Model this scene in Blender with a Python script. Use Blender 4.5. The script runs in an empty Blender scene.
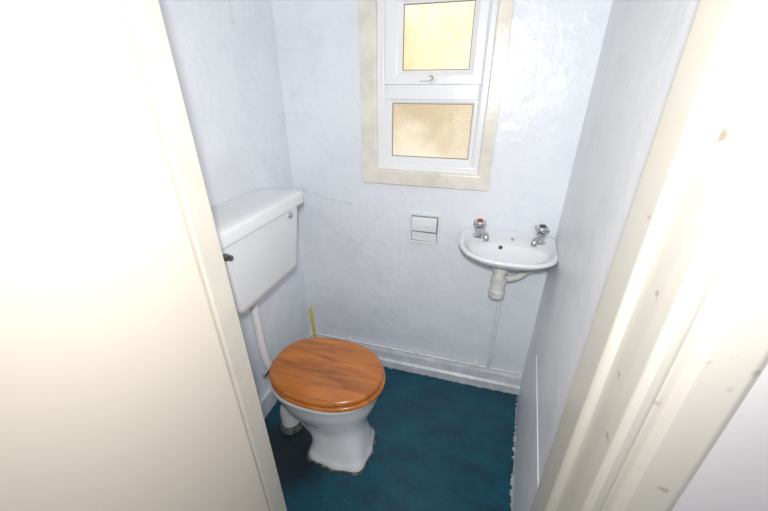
import bpy, bmesh, math, random
from mathutils import Vector, Matrix
random.seed(3)
sc=bpy.context.scene
sc.view_settings.view_transform='Standard'
COL=sc.collection
# ---------------------------------------------------------------- materials
def mat(name,col,rough=.5,metal=0.,var=0.,vscale=4.,col2=None,bump=0.,bscale=60.,bdist=.002,coat=0.,spec=.5,ramp=(.35,.65)):
    m=bpy.data.materials.new(name);m.use_nodes=True
    nt=m.node_tree;b=nt.nodes['Principled BSDF'];N=nt.nodes.new;L=nt.links.new
    b.inputs['Roughness'].default_value=rough;b.inputs['Metallic'].default_value=metal
    b.inputs['Coat Weight'].default_value=coat;b.inputs['Specular IOR Level'].default_value=spec
    tc=N('ShaderNodeTexCoord')
    c=(*col,1)
    n=N('ShaderNodeTexNoise');n.inputs['Scale'].default_value=vscale;n.inputs['Detail'].default_value=6
    L(tc.outputs['Object'],n.inputs['Vector'])
    r=N('ShaderNodeValToRGB');r.color_ramp.elements[0].position=ramp[0];r.color_ramp.elements[1].position=ramp[1]
    c2=(*(col2 if col2 else [x*(1-var) for x in col]),1)
    r.color_ramp.elements[0].color=c2;r.color_ramp.elements[1].color=c
    L(n.outputs['Fac'],r.inputs['Fac']);L(r.outputs['Color'],b.inputs['Base Color'])
    if bump>0:
        n2=N('ShaderNodeTexNoise');n2.inputs['Scale'].default_value=bscale;n2.inputs['Detail'].default_value=5
        L(tc.outputs['Object'],n2.inputs['Vector'])
        bp=N('ShaderNodeBump');bp.inputs['Strength'].default_value=bump;bp.inputs['Distance'].default_value=bdist
        L(n2.outputs['Fac'],bp.inputs['Height']);L(bp.outputs['Normal'],b.inputs['Normal'])
    return m
YB_=1.626
def wall_mat(name,col,col2,crack=True,rough=.32,bstr=.5,bd=.005):
    m=bpy.data.materials.new(name);m.use_nodes=True
    nt=m.node_tree;b=nt.nodes['Principled BSDF'];N=nt.nodes.new;L=nt.links.new
    b.inputs['Roughness'].default_value=rough
    tc=N('ShaderNodeTexCoord')
    n=N('ShaderNodeTexNoise');n.inputs['Scale'].default_value=4.2;n.inputs['Detail'].default_value=10;n.inputs['Roughness'].default_value=.72
    L(tc.outputs['Object'],n.inputs['Vector'])
    r=N('ShaderNodeValToRGB');r.color_ramp.elements[0].position=.32;r.color_ramp.elements[1].position=.52
    r.color_ramp.elements[0].color=(*col2,1);r.color_ramp.elements[1].color=(*col,1)
    L(n.outputs['Fac'],r.inputs['Fac'])
    out=r.outputs['Color']
    if crack:
        d=N('ShaderNodeTexNoise');d.inputs['Scale'].default_value=9;d.inputs['Detail'].default_value=4;L(tc.outputs['Object'],d.inputs['Vector'])
        mx=N('ShaderNodeVectorMath');mx.operation='MULTIPLY_ADD';mx.inputs[1].default_value=(.10,.10,.10)
        L(d.outputs['Color'],mx.inputs[0]);L(tc.outputs['Object'],mx.inputs[2])
        v=N('ShaderNodeTexVoronoi');v.feature='DISTANCE_TO_EDGE';v.inputs['Scale'].default_value=1.7
        L(mx.outputs[0],v.inputs['Vector'])
        cr=N('ShaderNodeValToRGB');cr.color_ramp.elements[0].position=0;cr.color_ramp.elements[1].position=.004
        cr.color_ramp.elements[0].color=(.70,.70,.72,1);cr.color_ramp.elements[1].color=(1,1,1,1)
        L(v.outputs['Distance'],cr.inputs['Fac'])
        mk=N('ShaderNodeVectorMath');mk.operation='DISTANCE';mk.inputs[1].default_value=(-.70,YB_,1.25);L(tc.outputs['Object'],mk.inputs[0])
        mr=N('ShaderNodeMapRange');mr.inputs[1].default_value=.2;mr.inputs[2].default_value=.52;mr.inputs[3].default_value=.75;mr.inputs[4].default_value=0
        L(mk.outputs['Value'],mr.inputs[0])
        mm=N('ShaderNodeMix');mm.data_type='RGBA';mm.blend_type='MULTIPLY'
        L(mr.outputs[0],mm.inputs[0]);L(out,mm.inputs[6]);L(cr.outputs['Color'],mm.inputs[7]);out=mm.outputs[2]
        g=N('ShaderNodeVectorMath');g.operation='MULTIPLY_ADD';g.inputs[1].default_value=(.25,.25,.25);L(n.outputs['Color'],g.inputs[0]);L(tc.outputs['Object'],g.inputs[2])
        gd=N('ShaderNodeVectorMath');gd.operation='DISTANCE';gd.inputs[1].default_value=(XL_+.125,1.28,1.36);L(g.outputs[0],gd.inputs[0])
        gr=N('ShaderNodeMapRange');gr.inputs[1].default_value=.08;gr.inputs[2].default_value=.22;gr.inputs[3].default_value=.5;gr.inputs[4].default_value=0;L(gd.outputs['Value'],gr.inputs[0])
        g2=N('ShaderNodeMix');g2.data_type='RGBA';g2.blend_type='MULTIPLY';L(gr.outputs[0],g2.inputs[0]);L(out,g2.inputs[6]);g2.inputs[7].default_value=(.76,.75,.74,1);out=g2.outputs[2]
    L(out,b.inputs['Base Color'])
    n2=N('ShaderNodeTexNoise');n2.inputs['Scale'].default_value=34;n2.inputs['Detail'].default_value=7;L(tc.outputs['Object'],n2.inputs['Vector'])
    n3=N('ShaderNodeTexNoise');n3.inputs['Scale'].default_value=8;n3.inputs['Detail'].default_value=3;L(tc.outputs['Object'],n3.inputs['Vector'])
    ad=N('ShaderNodeMath');ad.operation='MULTIPLY_ADD';ad.inputs[1].default_value=3
    L(n3.outputs['Fac'],ad.inputs[0]);L(n2.outputs['Fac'],ad.inputs[2])
    bp=N('ShaderNodeBump');bp.inputs['Strength'].default_value=bstr;bp.inputs['Distance'].default_value=bd
    L(ad.outputs[0],bp.inputs['Height']);L(bp.outputs['Normal'],b.inputs['Normal'])
    return m
XL_=-.988
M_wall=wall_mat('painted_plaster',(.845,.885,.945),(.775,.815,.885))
M_wallr=wall_mat('painted_plaster_side',(.83,.85,.885),(.76,.78,.825),False,.42,.3,.004)
M_wallf=mat('smooth_hall_paint',(.82,.80,.80),.55,var=.03,vscale=3)
M_ceil=mat('ceiling_paint',(.8,.82,.85),.6)
M_skirt=mat('skirting_gloss',(.84,.87,.91),.35,var=.18,vscale=16,bump=.4,bscale=30)
M_cream=mat('cream_gloss',(.80,.755,.66),.3,var=.08,vscale=9)
M_frame=mat('door_frame_gloss',(.61,.585,.525),.22,var=.3,vscale=26,col2=(.40,.36,.29),ramp=(.25,.33),bump=.1,bscale=40,bdist=.001)
M_arch=mat('window_architrave',(.86,.83,.745),.25,var=.16,vscale=12,bump=.4,bscale=40)
M_door=mat('door_cream',(.93,.84,.72),.5,var=.02,vscale=2)
M_upvc=mat('white_upvc',(.88,.90,.93),.25)
M_ceramic=mat('white_ceramic',(.84,.86,.89),.12,var=.03,coat=.4)
M_plastic=mat('white_plastic',(.86,.88,.90),.3,var=.04,vscale=3)
M_trap=mat('old_white_plastic',(.76,.77,.75),.4,var=.2,vscale=25)
M_pipe=mat('painted_pipe',(.86,.87,.89),.4,var=.1,vscale=30)
M_chrome=mat('chrome',(.62,.62,.63),.2,metal=1)
M_dull=mat('tarnished_metal',(.25,.24,.23),.35,metal=1)
M_black=mat('black_rubber',(.015,.015,.018),.5)
M_grey=mat('grey_gasket_gap_shade',(.25,.25,.25),.5)  # window gaskets; also painted shade behind the roll holder parts
M_dark=mat('dark_hole',(.05,.05,.05),.6)
M_red=mat('red_plastic',(.5,.03,.03),.3)
M_blue=mat('dark_tap_cap',(.06,.06,.09),.3)
M_yellow=mat('yellow_plastic',(.75,.58,.12),.4)
M_cord=mat('cord',(.72,.71,.68),.7)
M_seal=mat('old_sealant',(.62,.65,.66),.7,col2=(.2,.26,.28),vscale=30,bump=.5)
M_dirt=mat('grimy_mortar',(.22,.21,.19),.9,col2=(.05,.06,.06),vscale=40,bump=.6)
def floor_mat():
    m=bpy.data.materials.new('teal_painted_floor');m.use_nodes=True
    nt=m.node_tree;b=nt.nodes['Principled BSDF'];N=nt.nodes.new;L=nt.links.new
    tc=N('ShaderNodeTexCoord');mp=N('ShaderNodeMapping');mp.inputs['Rotation'].default_value=(0,0,.35);mp.inputs['Scale'].default_value=(2.5,4,1)
    L(tc.outputs['Object'],mp.inputs['Vector'])
    n=N('ShaderNodeTexNoise');n.inputs['Scale'].default_value=2.0;n.inputs['Detail'].default_value=10;n.inputs['Roughness'].default_value=.7
    L(mp.outputs[0],n.inputs['Vector'])
    r=N('ShaderNodeValToRGB');e=r.color_ramp.elements
    e[0].position=.30;e[0].color=(.002,.040,.074,1);e[1].position=.75;e[1].color=(.003,.108,.165,1)
    L(n.outputs['Fac'],r.inputs['Fac'])
    n4=N('ShaderNodeTexNoise');n4.inputs['Scale'].default_value=26;n4.inputs['Detail'].default_value=8;n4.inputs['Roughness'].default_value=.78;L(tc.outputs['Object'],n4.inputs['Vector'])
    r4=N('ShaderNodeValToRGB');r4.color_ramp.elements[0].position=.62;r4.color_ramp.elements[1].position=.70
    L(n4.outputs['Fac'],r4.inputs['Fac'])
    mx=N('ShaderNodeMix');mx.data_type='RGBA';L(r4.outputs['Color'],mx.inputs[0]);L(r.outputs['Color'],mx.inputs[6]);mx.inputs[7].default_value=(.07,.21,.28,1)
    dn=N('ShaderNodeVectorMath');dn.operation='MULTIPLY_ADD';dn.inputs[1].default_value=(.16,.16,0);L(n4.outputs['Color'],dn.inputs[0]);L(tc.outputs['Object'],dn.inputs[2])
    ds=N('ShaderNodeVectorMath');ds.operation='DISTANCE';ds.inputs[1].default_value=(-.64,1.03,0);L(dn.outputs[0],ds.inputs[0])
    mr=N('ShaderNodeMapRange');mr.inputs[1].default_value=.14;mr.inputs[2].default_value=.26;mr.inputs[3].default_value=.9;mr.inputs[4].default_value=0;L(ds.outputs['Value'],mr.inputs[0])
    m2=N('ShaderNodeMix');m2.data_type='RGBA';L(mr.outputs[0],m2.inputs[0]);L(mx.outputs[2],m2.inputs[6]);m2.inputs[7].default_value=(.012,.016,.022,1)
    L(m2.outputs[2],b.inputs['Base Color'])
    b.inputs['Roughness'].default_value=.4
    bp=N('ShaderNodeBump');bp.inputs['Strength'].default_value=.4;bp.inputs['Distance'].default_value=.002
    L(n4.outputs['Fac'],bp.inputs['Height']);L(bp.outputs['Normal'],b.inputs['Normal'])
    return m
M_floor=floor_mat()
def wood_mat():
    m=bpy.data.materials.new('varnished_pine');m.use_nodes=True
    nt=m.node_tree;b=nt.nodes['Principled BSDF'];N=nt.nodes.new;L=nt.links.new
    tc=N('ShaderNodeTexCoord')
    sx=N('ShaderNodeSeparateXYZ');L(tc.outputs['Object'],sx.inputs[0])
    mu=N('ShaderNodeMath');mu.operation='MULTIPLY';mu.inputs[1].default_value=12.5;L(sx.outputs['Y'],mu.inputs[0])
    fl=N('ShaderNodeMath');fl.operation='FLOOR';L(mu.outputs[0],fl.inputs[0])
    fr=N('ShaderNodeMath');fr.operation='FRACT';L(mu.outputs[0],fr.inputs[0])
    wn=N('ShaderNodeTexWhiteNoise');wn.noise_dimensions='1D';L(fl.outputs[0],wn.inputs['W'])
    mp=N('ShaderNodeMapping');mp.inputs['Scale'].default_value=(2.6,13,3)
    L(tc.outputs['Object'],mp.inputs['Vector'])
    va=N('ShaderNodeVectorMath');va.operation='MULTIPLY_ADD';va.inputs[1].default_value=(9,9,9)
    L(wn.outputs['Color'],va.inputs[0]);L(mp.outputs[0],va.inputs[2])
    n=N('ShaderNodeTexNoise');n.inputs['Scale'].default_value=1.3;n.inputs['Detail'].default_value=6;n.inputs['Distortion'].default_value=.9
    L(va.outputs[0],n.inputs['Vector'])
    r=N('ShaderNodeValToRGB');e=r.color_ramp.elements
    e[0].position=.25;e[0].color=(.34,.095,.015,1);e[1].position=.6;e[1].color=(.63,.21,.036,1)
    L(n.outputs['Fac'],r.inputs['Fac'])
    hs=N('ShaderNodeHueSaturation');L(r.outputs['Color'],hs.inputs['Color'])
    mr=N('ShaderNodeMapRange');mr.inputs[3].default_value=.82;mr.inputs[4].default_value=1.1;L(wn.outputs['Value'],mr.inputs[0]);L(mr.outputs[0],hs.inputs['Value'])
    jr=N('ShaderNodeValToRGB');jr.color_ramp.elements[0].position=.0;jr.color_ramp.elements[0].color=(.35,.28,.25,1);jr.color_ramp.elements[1].position=.035;jr.color_ramp.elements[1].color=(1,1,1,1)
    L(fr.outputs[0],jr.inputs['Fac'])
    mm=N('ShaderNodeMix');mm.data_type='RGBA';mm.blend_type='MULTIPLY';mm.inputs[0].default_value=1
    L(hs.outputs[0],mm.inputs[6]);L(jr.outputs['Color'],mm.inputs[7])
    L(mm.outputs[2],b.inputs['Base Color']);b.inputs['Roughness'].default_value=.3;b.inputs['Coat Weight'].default_value=.5;b.inputs['Coat Roughness'].default_value=.2
    return m
M_wood=wood_mat()
def glass_mat(name,ca,cb,st,z0,z1,big,fine):
    # frosted pane; daylight and the outside tones are painted into its emission colour
    m=bpy.data.materials.new(name);m.use_nodes=True
    nt=m.node_tree;b=nt.nodes['Principled BSDF'];N=nt.nodes.new;L=nt.links.new
    tc=N('ShaderNodeTexCoord')
    n=N('ShaderNodeTexNoise');n.inputs['Scale'].default_value=7;n.inputs['Detail'].default_value=3;L(tc.outputs['Object'],n.inputs['Vector'])
    n2=N('ShaderNodeTexNoise');n2.inputs['Scale'].default_value=110;n2.inputs['Detail'].default_value=3;L(tc.outputs['Object'],n2.inputs['Vector'])
    k=N('ShaderNodeMath');k.operation='MULTIPLY_ADD';k.inputs[1].default_value=big;k.inputs[2].default_value=-big*.5;L(n.outputs['Fac'],k.inputs[0])
    mm=N('ShaderNodeMath');mm.operation='MULTIPLY_ADD';mm.inputs[1].default_value=fine;L(n2.outputs['Fac'],mm.inputs[0]);L(k.outputs[0],mm.inputs[2])
    sx=N('ShaderNodeSeparateXYZ');L(tc.outputs['Object'],sx.inputs[0])
    mr=N('ShaderNodeMapRange');mr.inputs[1].default_value=z0;mr.inputs[2].default_value=z1;mr.inputs[3].default_value=.0;mr.inputs[4].default_value=.55;L(sx.outputs['Z'],mr.inputs[0])
    a2=N('ShaderNodeMath');a2.operation='ADD';L(mr.outputs[0],a2.inputs[0]);L(mm.outputs[0],a2.inputs[1])
    r=N('ShaderNodeValToRGB');e=r.color_ramp.elements
    e[0].position=.05;e[0].color=(*ca,1);e[1].position=.7;e[1].color=(*cb,1)
    L(a2.outputs[0],r.inputs['Fac']);L(r.outputs['Color'],b.inputs['Emission Color']);b.inputs['Emission Strength'].default_value=st
    b.inputs['Base Color'].default_value=(.2,.17,.12,1);b.inputs['Roughness'].default_value=.3
    bp=N('ShaderNodeBump');bp.inputs['Strength'].default_value=.45;bp.inputs['Distance'].default_value=.002
    L(n2.outputs['Fac'],bp.inputs['Height']);L(bp.outputs['Normal'],b.inputs['Normal'])
    return m
M_g1=glass_mat('frosted_glass_upper',(.90,.66,.32),(1.0,.96,.74),1.0,1.64,1.90,1.3,.25)
M_g2=glass_mat('frosted_glass_lower',(.92,.84,.68),(.60,.47,.29),.92,1.30,1.60,1.5,.35)
# ---------------------------------------------------------------- mesh helpers
def finish(bm,name,m,smooth=False,parent=None,bev=0,seg=2,sub=0,angle=35):
    me=bpy.data.meshes.new(name);bmesh.ops.recalc_face_normals(bm,faces=bm.faces[:]);bm.to_mesh(me);bm.free()
    o=bpy.data.objects.new(name,me);COL.objects.link(o)
    me.materials.append(m)
    if bev:
        b=o.modifiers.new('bevel','BEVEL');b.width=bev;b.segments=seg;b.limit_method='ANGLE';b.angle_limit=math.radians(30)
    if smooth:
        for p in me.polygons:p.use_smooth=True
        try: me.set_sharp_from_angle(angle=math.radians(angle))
        except Exception: pass
    if parent: o.parent=parent
    return o
def addbox(bm,a,b):
    x0,y0,z0=a;x1,y1,z1=b
    v=[bm.verts.new(p) for p in [(x0,y0,z0),(x1,y0,z0),(x1,y1,z0),(x0,y1,z0),(x0,y0,z1),(x1,y0,z1),(x1,y1,z1),(x0,y1,z1)]]
    for f in [(0,3,2,1),(4,5,6,7),(0,1,5,4),(1,2,6,5),(2,3,7,6),(3,0,4,7)]: bm.faces.new([v[i] for i in f])
def prism(bm,pts,z0,z1):
    lo=[bm.verts.new((x,y,z0)) for x,y in pts];hi=[bm.verts.new((x,y,z1)) for x,y in pts];n=len(pts)
    bm.faces.new(lo[::-1]);bm.faces.new(hi)
    for i in range(n): bm.faces.new([lo[i],lo[(i+1)%n],hi[(i+1)%n],hi[i]])
def loft(bm,rings,cap0=True,cap1=True):
    R=[[bm.verts.new(p) for p in r] for r in rings];n=len(R[0])
    for a,b in zip(R,R[1:]):
        for i in range(n): bm.faces.new([a[i],a[(i+1)%n],b[(i+1)%n],b[i]])
    if cap0: bm.faces.new(R[0][::-1])
    if cap1: bm.faces.new(R[-1])
def tube(bm,path,rad,n=16,caps=True):
    P=[Vector(p) for p in path];rings=[]
    if not isinstance(rad,(list,tuple)): rad=[rad]*len(P)
    t0=(P[1]-P[0]).normalized();up=Vector((0,0,1)) if abs(t0.z)<.9 else Vector((1,0,0))
    u=t0.cross(up).normalized()
    for i,p in enumerate(P):
        t=(P[min(i+1,len(P)-1)]-P[max(i-1,0)]).normalized()
        u=(u-t*u.dot(t)).normalized();w=t.cross(u)
        rings.append([p+(u*math.cos(a)+w*math.sin(a))*rad[i] for a in [2*math.pi*k/n for k in range(n)]])
    loft(bm,rings,caps,caps)
def smoothpath(pts,k=6):
    P=[Vector(p) for p in pts];out=[]
    for i in range(len(P)-1):
        a=P[max(i-1,0)];b=P[i];c=P[i+1];d=P[min(i+2,len(P)-1)]
        for j in range(k):
            t=j/k;out.append(.5*((2*b)+(c-a)*t+(2*a-5*b+4*c-d)*t*t+(3*b-a-3*c+d)*t**3))
    out.append(P[-1]);return out
def lathe(bm,prof,c,axis=(0,0,1),n=24):
    ax=Vector(axis).normalized();q=Vector((0,0,1)).rotation_difference(ax)
    loft(bm,[[Vector(c)+q@Vector((r*math.cos(2*math.pi*k/n),r*math.sin(2*math.pi*k/n),z)) for k in range(n)] for r,z in prof])
def empty(name,loc):
    e=bpy.data.objects.new(name,None);e.location=loc;e.empty_display_size=.1;COL.objects.link(e);return e
def par(e,*obs):
    for o in obs:
        o.parent=e;o.matrix_parent_inverse=Matrix.Translation(-Vector(e.location))
def struct(o,label=None,cat=None):
    o['kind']='structure'
    if label:o['label']=label
    if cat:o['category']=cat
def thing(o,label,cat): o['label']=label;o['category']=cat
# ---------------------------------------------------------------- layout
XL=-.988;YB=1.626;XR=.366;SL=.096;CZ=2.4
def xr(y): return XR-SL*(YB-y)
JY0,JY1=.48,.648
LX=-.619
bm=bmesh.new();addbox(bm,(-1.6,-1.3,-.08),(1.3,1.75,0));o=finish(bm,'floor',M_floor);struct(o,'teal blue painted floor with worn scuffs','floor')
bm=bmesh.new();addbox(bm,(-1.6,-1.3,CZ),(1.3,1.75,CZ+.08));o=finish(bm,'ceiling',M_ceil);struct(o,'plain white painted ceiling','ceiling')
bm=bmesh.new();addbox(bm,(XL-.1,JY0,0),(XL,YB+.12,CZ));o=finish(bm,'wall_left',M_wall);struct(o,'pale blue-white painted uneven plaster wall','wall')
bm=bmesh.new();prism(bm,[(xr(JY1),JY1),(xr(YB),YB),(xr(YB)+.12,YB),(xr(JY1)+.12,JY1)],0,CZ);o=finish(bm,'wall_right',M_wallr);struct(o,'pale grey painted plaster wall','wall')
WX0,WX1,WZ0,WZ1=-.51,-.015,1.25,2.02
bm=bmesh.new()
for a,b in [((XL,0),(WX0,CZ)),((WX1,0),(XR+.12,CZ)),((WX0,0),(WX1,WZ0)),((WX0,WZ1),(WX1,CZ))]:
    addbox(bm,(a[0],YB,a[1]),(b[0],YB+.12,b[1]))
o=finish(bm,'wall_back',M_wall);struct(o,'pale blue-white plaster wall with a window and hairline cracks','wall')
bm=bmesh.new()
addbox(bm,(-1.6,JY0,0),(LX-.04,JY1-.02,CZ));addbox(bm,(.29,JY0,0),(1.3,JY1-.002,CZ));addbox(bm,(LX-.04,JY0,2.12),(.29,JY1-.02,CZ))
o=finish(bm,'wall_front',M_wallf);struct(o,'smooth off-white painted partition wall around the doorway','wall')
bm=bmesh.new()
prism(bm,[(.285,.655),(.256,.655),(.249,.646),(.249,.564),(.255,.556),(.264,.554),(.266,.500),(.268,.472),(.276,.462),(.290,.464),(.300,.474),(.305,.462),(.314,.449),(.366,.443),(.377,.448),(.381,.459),(.381,.481),(.30,.481),(.285,.50)],0,2.1)
o=finish(bm,'trim_1',M_frame,bev=.003,seg=4);struct(o,'aged cream gloss door frame with broad mouldings','door frame')
def lean(bm):
    for v in bm.verts: v.co.x+=.022-.0258*v.co.z
bm=bmesh.new()
prism(bm,[(LX-.04,.655),(LX-.004,.655),(LX,.650),(LX,.585),(LX-.003,.578),(LX-.014,.578),(LX-.014,.48),(LX-.04,.47)],0,2.1);lean(bm)
o=finish(bm,'trim_2',M_cream,bev=.001);struct(o,'cream gloss door frame upright','door frame')
bm=bmesh.new();addbox(bm,(LX-.06,.47,2.1),(.378,.65,2.14));o=finish(bm,'trim_3',M_cream,bev=.002);struct(o,'cream gloss door frame head','door frame')
bm=bmesh.new();addbox(bm,(LX-.049,-.30,.008),(LX-.004,.571,2.09));lean(bm);o=finish(bm,'door_1',M_door,bev=.003);struct(o,'flush cream painted door standing open','door')
bm=bmesh.new();
loftp=[(YB,0),(YB-.034,0),(YB-.036,.05),(YB-.024,.062),(YB-.022,.112),(YB-.016,.128),(YB-.006,.134),(YB,.134)]
loft(bm,[[(x,y,z) for y,z in loftp] for x in (XL,XR-.003)]);o=finish(bm,'baseboard_back',M_skirt);struct(o,'chunky white gloss skirting board','skirting board')
bm=bmesh.new();addbox(bm,(XL,.66,0),(XL+.018,YB-.035,.12));o=finish(bm,'baseboard_left',M_skirt,bev=.003);struct(o,'white gloss skirting board','skirting board')
bm=bmesh.new();prism(bm,[(xr(.67)-.003,.67),(xr(1.325)-.003,1.325),(xr(1.335),1.335),(xr(.67)+.001,.67)],0,.53);o=finish(bm,'baseboard_right',M_wallr);struct(o,'low painted board fixed along the wall','wall panel')
def ragged(pts,nx,ny,w0,w1,name,lab):
    bm=bmesh.new();A=[];B=[]
    n=90
    for i in range(n+1):
        t=i/n;x=pts[0][0]*(1-t)+pts[1][0]*t;y=pts[0][1]*(1-t)+pts[1][1]*t
        w=w0+(w1-w0)*random.random()**2.5
        A.append(bm.verts.new((x,y,.004)));B.append(bm.verts.new((x+nx*w,y+ny*w,.001)))
    for i in range(n): bm.faces.new([A[i],A[i+1],B[i+1],B[i]])
    o=finish(bm,name,M_seal);struct(o,lab,'sealant')
ragged([(xr(1.59)-.003,1.59),(xr(.68)-.003,.68)],-1,0,.003,.016,'trim_4','ragged flaking white paint edge along the floor')
ragged([(XL+.02,YB-.036),(XR-.01,YB-.036)],0,-1,.001,.009,'trim_5','ragged flaking white paint edge along the floor')
# ---------------------------------------------------------------- window
AX0,AX1,AZ0,AZ1=-.575,.037,1.188,2.08
def ringframe(bm,ox0,oz0,ox1,oz1,ix0,iz0,ix1,iz1,y0,y1,ch=0):
    def rect(x0,z0,x1,z1,y): return [bm.verts.new(p) for p in [(x0,y,z0),(x1,y,z0),(x1,y,z1),(x0,y,z1)]]
    rs=[rect(ox0,oz0,ox1,oz1,y1),rect(ox0,oz0,ox1,oz1,y0),rect(ix0-ch,iz0-ch,ix1+ch,iz1+ch,y0),rect(ix0,iz0,ix1,iz1,y0+ch),rect(ix0,iz0,ix1,iz1,y1)]
    for a,b in zip(rs,rs[1:]+rs[:1]):
        for i in range(4): bm.faces.new([a[i],a[(i+1)%4],b[(i+1)%4],b[i]])
bm=bmesh.new();ringframe(bm,AX0,AZ0,AX1,AZ1,WX0+.012,WZ0+.008,WX1-.006,WZ1-.006,YB-.026,YB+.0,.006)
w=finish(bm,'window_1',M_arch,bev=.003);struct(w,'white framed window with cream wooden surround and two frosted panes','window')
FY=YB-.002
bm=bmesh.new();ringframe(bm,WX0+.006,WZ0,WX1,WZ1,-.455,1.298,-.058,1.97,FY,FY+.07,.016)
addbox(bm,(-.456,FY+.002,1.568),(-.057,FY+.058,1.632))
o=finish(bm,'window_frame',M_upvc,bev=.002,parent=w)
bm=bmesh.new();ringframe(bm,-.458,1.295,-.055,1.572,-.437,1.316,-.073,1.552,FY+.016,FY+.046,.008);finish(bm,'glazing_bead',M_upvc,bev=.001,parent=w)
bm=bmesh.new();ringframe(bm,-.442,1.311,-.068,1.557,-.434,1.319,-.076,1.549,FY+.028,FY+.036,.001);finish(bm,'gasket',M_grey,parent=w)
bm=bmesh.new();ringframe(bm,-.46,1.628,-.052,1.975,-.388,1.682,-.105,1.918,FY-.018,FY+.03,.020)
s=finish(bm,'window_sash',M_upvc,bev=.002,parent=w)
bm=bmesh.new();ringframe(bm,-.4,1.67,-.095,1.93,-.385,1.685,-.108,1.915,FY+.006,FY+.0285,.002)
finish(bm,'gasket',M_grey,parent=s)
bm=bmesh.new();addbox(bm,(-.4,FY+.012,1.67),(-.095,FY+.02,1.93));finish(bm,'glass_pane',M_g1,parent=s)
bm=bmesh.new();addbox(bm,(-.45,FY+.034,1.305),(-.062,FY+.042,1.56));finish(bm,'glass_pane',M_g2,parent=w)
bm=bmesh.new();lathe(bm,[(.001,-.002),(.019,-.002),(.02,.004),(.016,.012),(.001,.013)],(-.252,FY-.018,1.652),(0,-1,0))
tube(bm,[(-.252,FY-.026,1.652),(-.252,FY-.038,1.652)],.008,12)
tube(bm,smoothpath([(-.252,FY-.038,1.652),(-.262,FY-.044,1.648),(-.30,FY-.042,1.645)],4),[.008]*4+[.007]*4+[.006],12)
h=finish(bm,'window_handle',M_upvc,smooth=True,parent=w)
bm=bmesh.new();lathe(bm,[(.001,-.004),(.011,-.004),(.011,.003),(.001,.003)],(-.252,FY-.045,1.652),(0,-1,0),16);finish(bm,'key_barrel',M_dull,parent=h)
# ---------------------------------------------------------------- toilet
TY=1.062
def egg(cx,a_f,a_b,b,z,n=56,e=2.3,eb=3.0,cy=TY):
    out=[]
    for k in range(n):
        t=2*math.pi*k/n;c,s=math.cos(t),math.sin(t);ee=e if c>0 else eb
        a=a_f if c>0 else a_b
        r=(abs(c)**ee+abs(s)**ee)**(-1/ee)
        out.append((cx+a*c*r,cy+b*s*r,z))
    return out
def foot(a_f,a_b,b,z,cy,sc,n=56,e=3.4,cx=-.50):
    out=[]
    for k in range(n):
        t=2*math.pi*k/n;c,s=math.cos(t),math.sin(t);a=a_f if c>0 else a_b
        r=(abs(c)**e+abs(s)**e)**(-1/e)*(1+sc*math.cos(8*t))
        out.append((cx+a*c*r,cy+b*s*r,z))
    return out
T=empty('toilet',(-.55,TY,0))
bm=bmesh.new()
loft(bm,[foot(.142,.16,.132,0,1.020,.03),foot(.142,.16,.132,.018,1.020,.03),foot(.134,.155,.124,.028,1.022,.02),foot(.127,.15,.116,.055,1.024,.0),
 egg(-.505,.122,.15,.110,.10,e=2.7,cy=1.030),egg(-.52,.126,.17,.110,.15,e=2.4,cy=1.040),egg(-.535,.146,.19,.122,.19,e=2.2,cy=1.050),egg(-.555,.184,.215,.150,.235,e=2.1,eb=2.4),
 egg(-.57,.217,.236,.171,.28,e=2.1,eb=2.4),egg(-.575,.239,.25,.183,.33,e=2.1,eb=2.5),egg(-.58,.247,.256,.188,.368,e=2.1,eb=2.6),egg(-.58,.250,.26,.190,.374,e=2.1,eb=2.6),egg(-.58,.254,.262,.193,.380,e=2.1,eb=2.6),egg(-.58,.254,.262,.193,.394,e=2.1,eb=2.6),egg(-.58,.249,.258,.19,.401,e=2.1,eb=2.6),
 egg(-.58,.21,.15,.15,.403,e=2.1,eb=2.2),egg(-.58,.20,.14,.14,.37,e=2.1,eb=2.2),egg(-.58,.16,.12,.11,.27,e=2,eb=2),egg(-.58,.07,.06,.05,.2,e=2,eb=2)])
pan=finish(bm,'toilet_pan',M_ceramic,smooth=True,angle=60)
bm=bmesh.new()
tube(bm,smoothpath([(-.50,1.025,.055),(-.555,1.015,.085),(-.62,1.015,.14),(-.68,1.025,.195),(-.74,1.035,.205),(-.79,1.045,.16),(-.81,1.045,.11),(-.81,1.045,.02)],6),[.06]*4+[.074]*8+[.070]*8+[.060]*8+[.048]*15,22)
trap=finish(bm,'outlet_trap',M_ceramic,smooth=True)
bm=bmesh.new()
r0=foot(.142,.16,.132,0,1.020,.03)
ring=[(-.50+(x+.50)*q,1.020+(y-1.020)*q) for (x,y,z) in r0 for q in [1.02+.07*random.random()]]
loft(bm,[[(x,y,.0) for x,y in ring],[(x*.99-.5*.01,y*.99+1.020*.01,.006) for x,y in ring]])
mort=finish(bm,'grimy_base_edge',M_dirt)
bm=bmesh.new();lathe(bm,[(.04,0),(.060,0),(.058,.03),(.050,.04)],(-.81,1.045,.0));collar=finish(bm,'soil_socket',M_dirt,smooth=True)
bm=bmesh.new();tube(bm,[(-.845,TY,.345),(-.80,TY,.345)],[.03,.038],16);cone=finish(bm,'flush_cone',M_black,smooth=True)
bm=bmesh.new()
def seatring(z,d): return egg(-.574,.268-d,.266-d,.2-d,z,e=2.15,eb=2.4)
def inner(z,d): return egg(-.565,.165+d,.14+d,.115+d,z,e=2.1,eb=2.1)
rg=[inner(.405,0),seatring(.405,.007),seatring(.410,0),seatring(.421,0),seatring(.427,.006),inner(.427,0)]
R=[[bm.verts.new(p) for p in r] for r in rg];n=len(R[0])
for a,b in zip(R,R[1:]+R[:1]):
    for i in range(n): bm.faces.new([a[i],a[(i+1)%n],b[(i+1)%n],b[i]])
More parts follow.
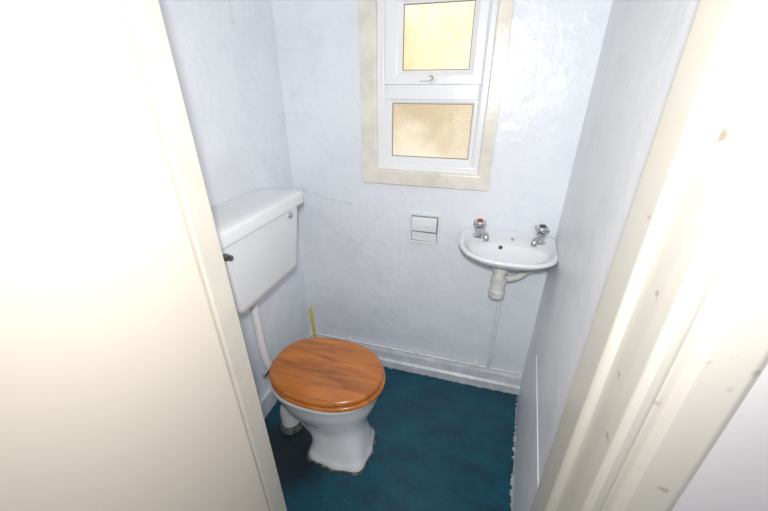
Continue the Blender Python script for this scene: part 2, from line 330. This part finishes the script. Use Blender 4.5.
seat=finish(bm,'toilet_seat',M_wood,smooth=True,angle=50)
bm=bmesh.new()
def lid(z,d): return egg(-.577,.264-d,.268-d,.2-d,z,e=2.15,eb=2.4)
loft(bm,[lid(.4335,.009),lid(.438,.001),lid(.446,0),lid(.453,.002),lid(.459,.008),lid(.4615,.018),lid(.4625,.06)])
lidm=finish(bm,'toilet_lid',M_wood,smooth=True,angle=50)
par(T,pan,trap,mort,collar,cone,seat,lidm)
for bx,by in ((-.40,TY-.12),(-.40,TY+.12),(-.74,TY-.13),(-.74,TY+.13)):
    bm=bmesh.new();lathe(bm,[(.009,0),(.010,.002),(.010,.0066),(.001,.0068)],(bx,by,.4268),n=12);bf=finish(bm,'lid_buffer',M_black,smooth=True);par(T,bf)
for dy in (-.08,.08):
    bm=bmesh.new()
    tube(bm,[(-.852,TY+dy-.02,.418),(-.852,TY+dy+.02,.418)],.009,12);hg=finish(bm,'seat_hinge',M_chrome,smooth=True);par(T,hg)
thing(T,'white ceramic toilet with a closed varnished pine seat and lid','toilet')
# ---------------------------------------------------------------- cistern
C=empty('toilet_cistern',(-.89,1.08,.84))
def rr(x0,x1,y0,y1,z,r=.02,n=5):
    out=[]
    for cx,cy,a0 in [(x1-r,y1-r,0),(x0+r,y1-r,90),(x0+r,y0+r,180),(x1-r,y0+r,270)]:
        for k in range(n+1):
            a=math.radians(a0+90*k/n);out.append((cx+r*math.cos(a),cy+r*math.sin(a),z))
    return out
bm=bmesh.new()
X0=XL+.002
loft(bm,[rr(X0,-.815,.875,1.25,.832,.03),rr(X0,-.80,.85,1.275,.842,.035),rr(X0,-.795,.84,1.285,.87,.035),rr(X0,-.79,.815,1.33,1.10,.03),rr(X0,-.79,.81,1.335,1.145,.03)])
tank=finish(bm,'tank',M_plastic,smooth=True,angle=50)
bm=bmesh.new()
loft(bm,[rr(X0,-.784,.800,1.352,1.136,.02),rr(X0,-.777,.785,1.366,1.140,.022),rr(X0,-.777,.785,1.366,1.178,.022),rr(X0,-.781,.79,1.361,1.188,.02),rr(X0,-.79,.80,1.35,1.193,.02),rr(X0,-.82,.83,1.32,1.196,.02)])
lidc=finish(bm,'cistern_lid',M_plastic,smooth=True,angle=40)
bm=bmesh.new();lathe(bm,[(.001,-.004),(.014,-.004),(.014,.006),(.01,.01),(.001,.011)],(-.79,1.245,1.11),(1,0,0),20)
cap=finish(bm,'cap',M_chrome,smooth=True)
bm=bmesh.new();lathe(bm,[(.001,-.004),(.013,-.004),(.013,.006),(.008,.009),(.007,.014),(.010,.017),(.009,.023),(.001,.025)],(-.79,.829,1.10),(1,0,0),20)
lev=finish(bm,'flush_knob',M_dull,smooth=True)
bm=bmesh.new();tube(bm,smoothpath([(-.905,1.045,.85),(-.905,1.045,.62),(-.905,1.045,.54),(-.903,1.047,.47),(-.895,1.052,.41),(-.88,1.058,.365),(-.86,1.062,.348),(-.83,1.062,.345)],6),.019,18)
fp=finish(bm,'flush_pipe',M_plastic,smooth=True)
bm=bmesh.new();lathe(bm,[(.02,0),(.03,0),(.031,.012),(.03,.03),(.02,.032)],(-.905,1.045,.80),n=10);nut=finish(bm,'pipe_nut',M_plastic,smooth=True,angle=30)
par(C,tank,lidc,cap,lev,fp,nut)
thing(C,'white plastic low-level cistern with a flush knob on the wall','cistern')
# ---------------------------------------------------------------- toilet brush
Bq=empty('toilet_brush',(-.87,1.50,0))
bm=bmesh.new();lathe(bm,[(.05,.0),(.052,.004),(.045,.06),(.042,.12),(.038,.12),(.038,.01),(.001,.01)],(-.87,1.50,0));hb=finish(bm,'brush_holder',M_plastic,smooth=True)
bm=bmesh.new();tube(bm,[(-.87,1.50,.03),(-.884,1.505,.2),(-.896,1.51,.36),(-.901,1.512,.425)],[.007,.008,.010,.009],12);hh=finish(bm,'brush_handle',M_yellow,smooth=True)
bm=bmesh.new();lathe(bm,[(.005,.02),(.025,.03),(.028,.09),(.005,.1)],(-.87,1.50,0));hr=finish(bm,'brush_head',M_yellow,smooth=True)
par(Bq,hb,hh,hr);thing(Bq,'toilet brush with a yellow plastic handle behind the toilet','toilet brush')
# ---------------------------------------------------------------- basin
S=empty('wash_basin',(.145,1.5,.9))
BCX=.152
def dsh(a,bf,bb,z,cy=1.53,n=72,cx=BCX,ef=2.6,eb=6):
    out=[]
    for k in range(n):
        t=2*math.pi*k/n;c,s=math.cos(t),math.sin(t)
        ee=eb if s>0 else ef;b=bb if s>0 else bf
        r=(abs(c)**ee+abs(s)**ee)**(-1/ee);x=cx+a*c*r;y=cy+b*s*r
        out.append((min(x,xr(y)-.0015),y,z))
    return out
YW=YB-.002-1.53
def ov(a,b,z,cy=1.425,n=72):
    out=[]
    for k in range(n):
        t=2*math.pi*k/n;s=math.sin(t)
        out.append((BCX-.004+a*math.cos(t),cy+(b*.85 if s>0 else b)*s,z))
    return out
def backup(ring,h):
    return [(x,y,z+h*max(0,(y-1.56)/.064)**2) for x,y,z in ring]
bm=bmesh.new()
loft(bm,[[(BCX-.01+.03*math.cos(2*math.pi*k/72),1.475+.03*math.sin(2*math.pi*k/72),.896) for k in range(72)],
 dsh(.075,.09,.07,.902),dsh(.13,.150,YW,.917),dsh(.175,.198,YW,.940),dsh(.202,.224,YW,.958),dsh(.214,.236,YW,.966),dsh(.218,.240,YW,.972),backup(dsh(.217,.239,YW,.979),.012),backup(dsh(.213,.234,YW-.002,.983),.014),
 backup(dsh(.207,.228,YW-.010,.983),.012),dsh(.197,.217,YW-.030,.979),
 ov(.164,.112,.974),ov(.160,.108,.968),ov(.140,.091,.945),ov(.10,.062,.922),ov(.035,.025,.914),ov(.014,.012,.912)])
bas=finish(bm,'basin',M_ceramic,smooth=True,angle=75)
bm=bmesh.new();lathe(bm,[(.001,0),(.02,0),(.02,.003),(.012,.004),(.001,.002)],(BCX,1.425,.913),n=20);pl=finish(bm,'plug_hole',M_chrome,smooth=True)
bm=bmesh.new();lathe(bm,[(.001,-.004),(.009,-.004),(.009,.002),(.001,.002)],(BCX-.03,1.506,.957),(0,-1,.6),16);ovf=finish(bm,'overflow_hole',M_dark)
bm=bmesh.new();lathe(bm,[(.007,-.002),(.007,.006),(.003,.009)],(BCX+.02,1.560,.980),n=12);ch=finish(bm,'chain_stay',M_chrome,smooth=True)
par(S,bas,pl,ovf,ch)
K=1.4;KZ=.9
for tx,mcol,sg in ((.018,M_red,1),(.290,M_blue,-1)):
    ty=1.565
    bm=bmesh.new();z0=.977
    lathe(bm,[(r*K,z*KZ) for r,z in [(.001,0),(.019,0),(.019,.006),(.014,.009),(.013,.028),(.016,.034),(.017,.05),(.013,.056),(.009,.06),(.009,.068),(.001,.069)]],(tx,ty,z0),n=20)
    tube(bm,smoothpath([(tx,ty,z0+.034),(tx+.018*sg,ty-.045,z0+.042),(tx+.032*sg,ty-.074,z0+.036),(tx+.035*sg,ty-.082,z0+.014)],5),[.017]*5+[.0145]*5+[.0135]*5+[.0135],14)
    tp=finish(bm,'tap',M_chrome,smooth=True,angle=50);par(S,tp)
    bm=bmesh.new();lathe(bm,[(r*K,z) for r,z in [(.008,0),(.015,.001),(.018,.006),(.018,.018),(.015,.024),(.009,.026),(.001,.026)]],(tx,ty,z0+.054),n=12)
    for k in range(4):
        a=math.pi/4+k*math.pi/2;tube(bm,[(tx,ty,z0+.067),(tx+.033*math.cos(a),ty+.033*math.sin(a),z0+.067)],[.010,.008],10)
    hd=finish(bm,'tap_handle',M_chrome,smooth=True,angle=50);hd.parent=tp
    bm=bmesh.new();lathe(bm,[(.015,0),(.015,.005),(.010,.008),(.001,.009)],(tx,ty,z0+.079),n=16);cp=finish(bm,'tap_cap',mcol,smooth=True);cp.parent=tp
bm=bmesh.new()
lathe(bm,[(.001,.715),(.028,.715),(.036,.72),(.037,.752),(.032,.757),(.032,.80),(.037,.802),(.037,.822),(.026,.826),(.024,.85),(.033,.852),(.033,.880),(.026,.898)],(BCX-.016,1.475,0),n=24)
tube(bm,smoothpath([(BCX-.016,1.475,.812),(BCX+.03,1.485,.815),(BCX+.085,1.51,.83),(BCX+.13,1.56,.86),(BCX+.14,YB-.002,.875)],5),.015,16)
tr=finish(bm,'waste_trap',M_trap,smooth=True,angle=40)
par(S,tr);thing(S,'small white ceramic cloakroom basin with two chrome taps on the wall','wash basin')
bm=bmesh.new()
tube(bm,smoothpath([(.07,1.585,.905),(.12,1.6,.86),(.165,1.608,.80),(.17,1.610,.70),(.172,1.610,.40),(.172,1.610,.22),(.172,1.610,.146)],6),.010,12)
tube(bm,[(XL+.03,1.612,.143),(XR-.02,1.612,.143)],.008,12)
for x in (-.7,-.25,.1): addbox(bm,(x-.008,1.602,.136),(x+.008,YB-.001,.155))
wp=finish(bm,'water_pipe',M_pipe,smooth=True);thing(wp,'thin white painted water pipe running to the basin','pipe')
# ---------------------------------------------------------------- toilet roll holder
H=empty('toilet_roll_holder',(-.252,YB,.965))
bm=bmesh.new();ringframe(bm,-.333,.883,-.171,1.045,-.319,.895,-.185,1.033,YB-.012,YB-.001,.003);b1=finish(bm,'holder_body',M_ceramic,bev=.0015)
bm=bmesh.new();addbox(bm,(-.321,YB-.003,.893),(-.183,YB-.0015,1.035));b3=finish(bm,'holder_gap_shade',M_grey)  # flat grey sheet standing in for shade in the gaps round flap and cover
bm=bmesh.new();addbox(bm,(-.3165,YB-.009,.8975),(-.1875,YB-.003,.944))
for v in bm.verts: v.co.z+=(v.co.x+.25)*-.03
b4=finish(bm,'holder_flap',M_ceramic,bev=.002)
bm=bmesh.new()
prof=[(YB-.004,1.028),(YB-.014,1.027),(YB-.024,1.018),(YB-.027,.990),(YB-.026,.960),(YB-.022,.954),(YB-.020,.957),(YB-.021,.990),(YB-.018,1.014),(YB-.004,1.022)]
loft(bm,[[(x,y,z) for y,z in prof] for x in (-.3155,-.1885)]);b2=finish(bm,'holder_cover',M_ceramic,bev=.001)
par(H,b1,b2,b3,b4);thing(H,'white ceramic toilet roll holder set in the wall, empty','toilet roll holder')
bm=bmesh.new();tube(bm,[(-.95,1.28,CZ),(-.95,1.28,1.86)],.0014,6);lathe(bm,[(.002,0),(.005,.004),(.004,.024),(.002,.034)],(-.95,1.28,1.83),n=10)
o=finish(bm,'pull_cord',M_cord,smooth=True);thing(o,'thin off-white light pull cord hanging from the ceiling','light pull cord')
# ---------------------------------------------------------------- light
def light(t,name,loc,e,col,**k):
    l=bpy.data.lights.new(name,t);l.energy=e;l.color=col
    for a,b in k.items(): setattr(l,a,b)
    o=bpy.data.objects.new(name,l);o.location=loc;COL.objects.link(o);return o
f=light('SPOT','camera_flash',(.0,-.03,1.74),62,(1,.99,.975),shadow_soft_size=.04,spot_size=math.radians(160),spot_blend=1.)
f.rotation_euler=(Vector((-.30,1.6,1.36))-f.location).to_track_quat('-Z','Y').to_euler()
wl=bpy.data.worlds.new('w');sc.world=wl;wl.use_nodes=True;wl.node_tree.nodes['Background'].inputs[0].default_value=(.95,.95,1,1);wl.node_tree.nodes['Background'].inputs[1].default_value=.42
# ---------------------------------------------------------------- camera
cd=bpy.data.cameras.new('camera');cam=bpy.data.objects.new('camera',cd);COL.objects.link(cam)
cd.sensor_width=36;cd.lens=338.24/768*36;cd.clip_start=.01
th,ps,ro=math.radians(25.86),math.radians(16.09),.002
F=Vector((-math.sin(ps)*math.cos(th),math.cos(ps)*math.cos(th),-math.sin(th)));R=Vector((math.cos(ps),math.sin(ps),0));U=R.cross(F)
R2=math.cos(ro)*R+math.sin(ro)*U;U2=-math.sin(ro)*R+math.cos(ro)*U
m=Matrix((R2,U2,-F)).transposed().to_4x4();m.translation=Vector((0,0,1.6));cam.matrix_world=m
sc.camera=cam
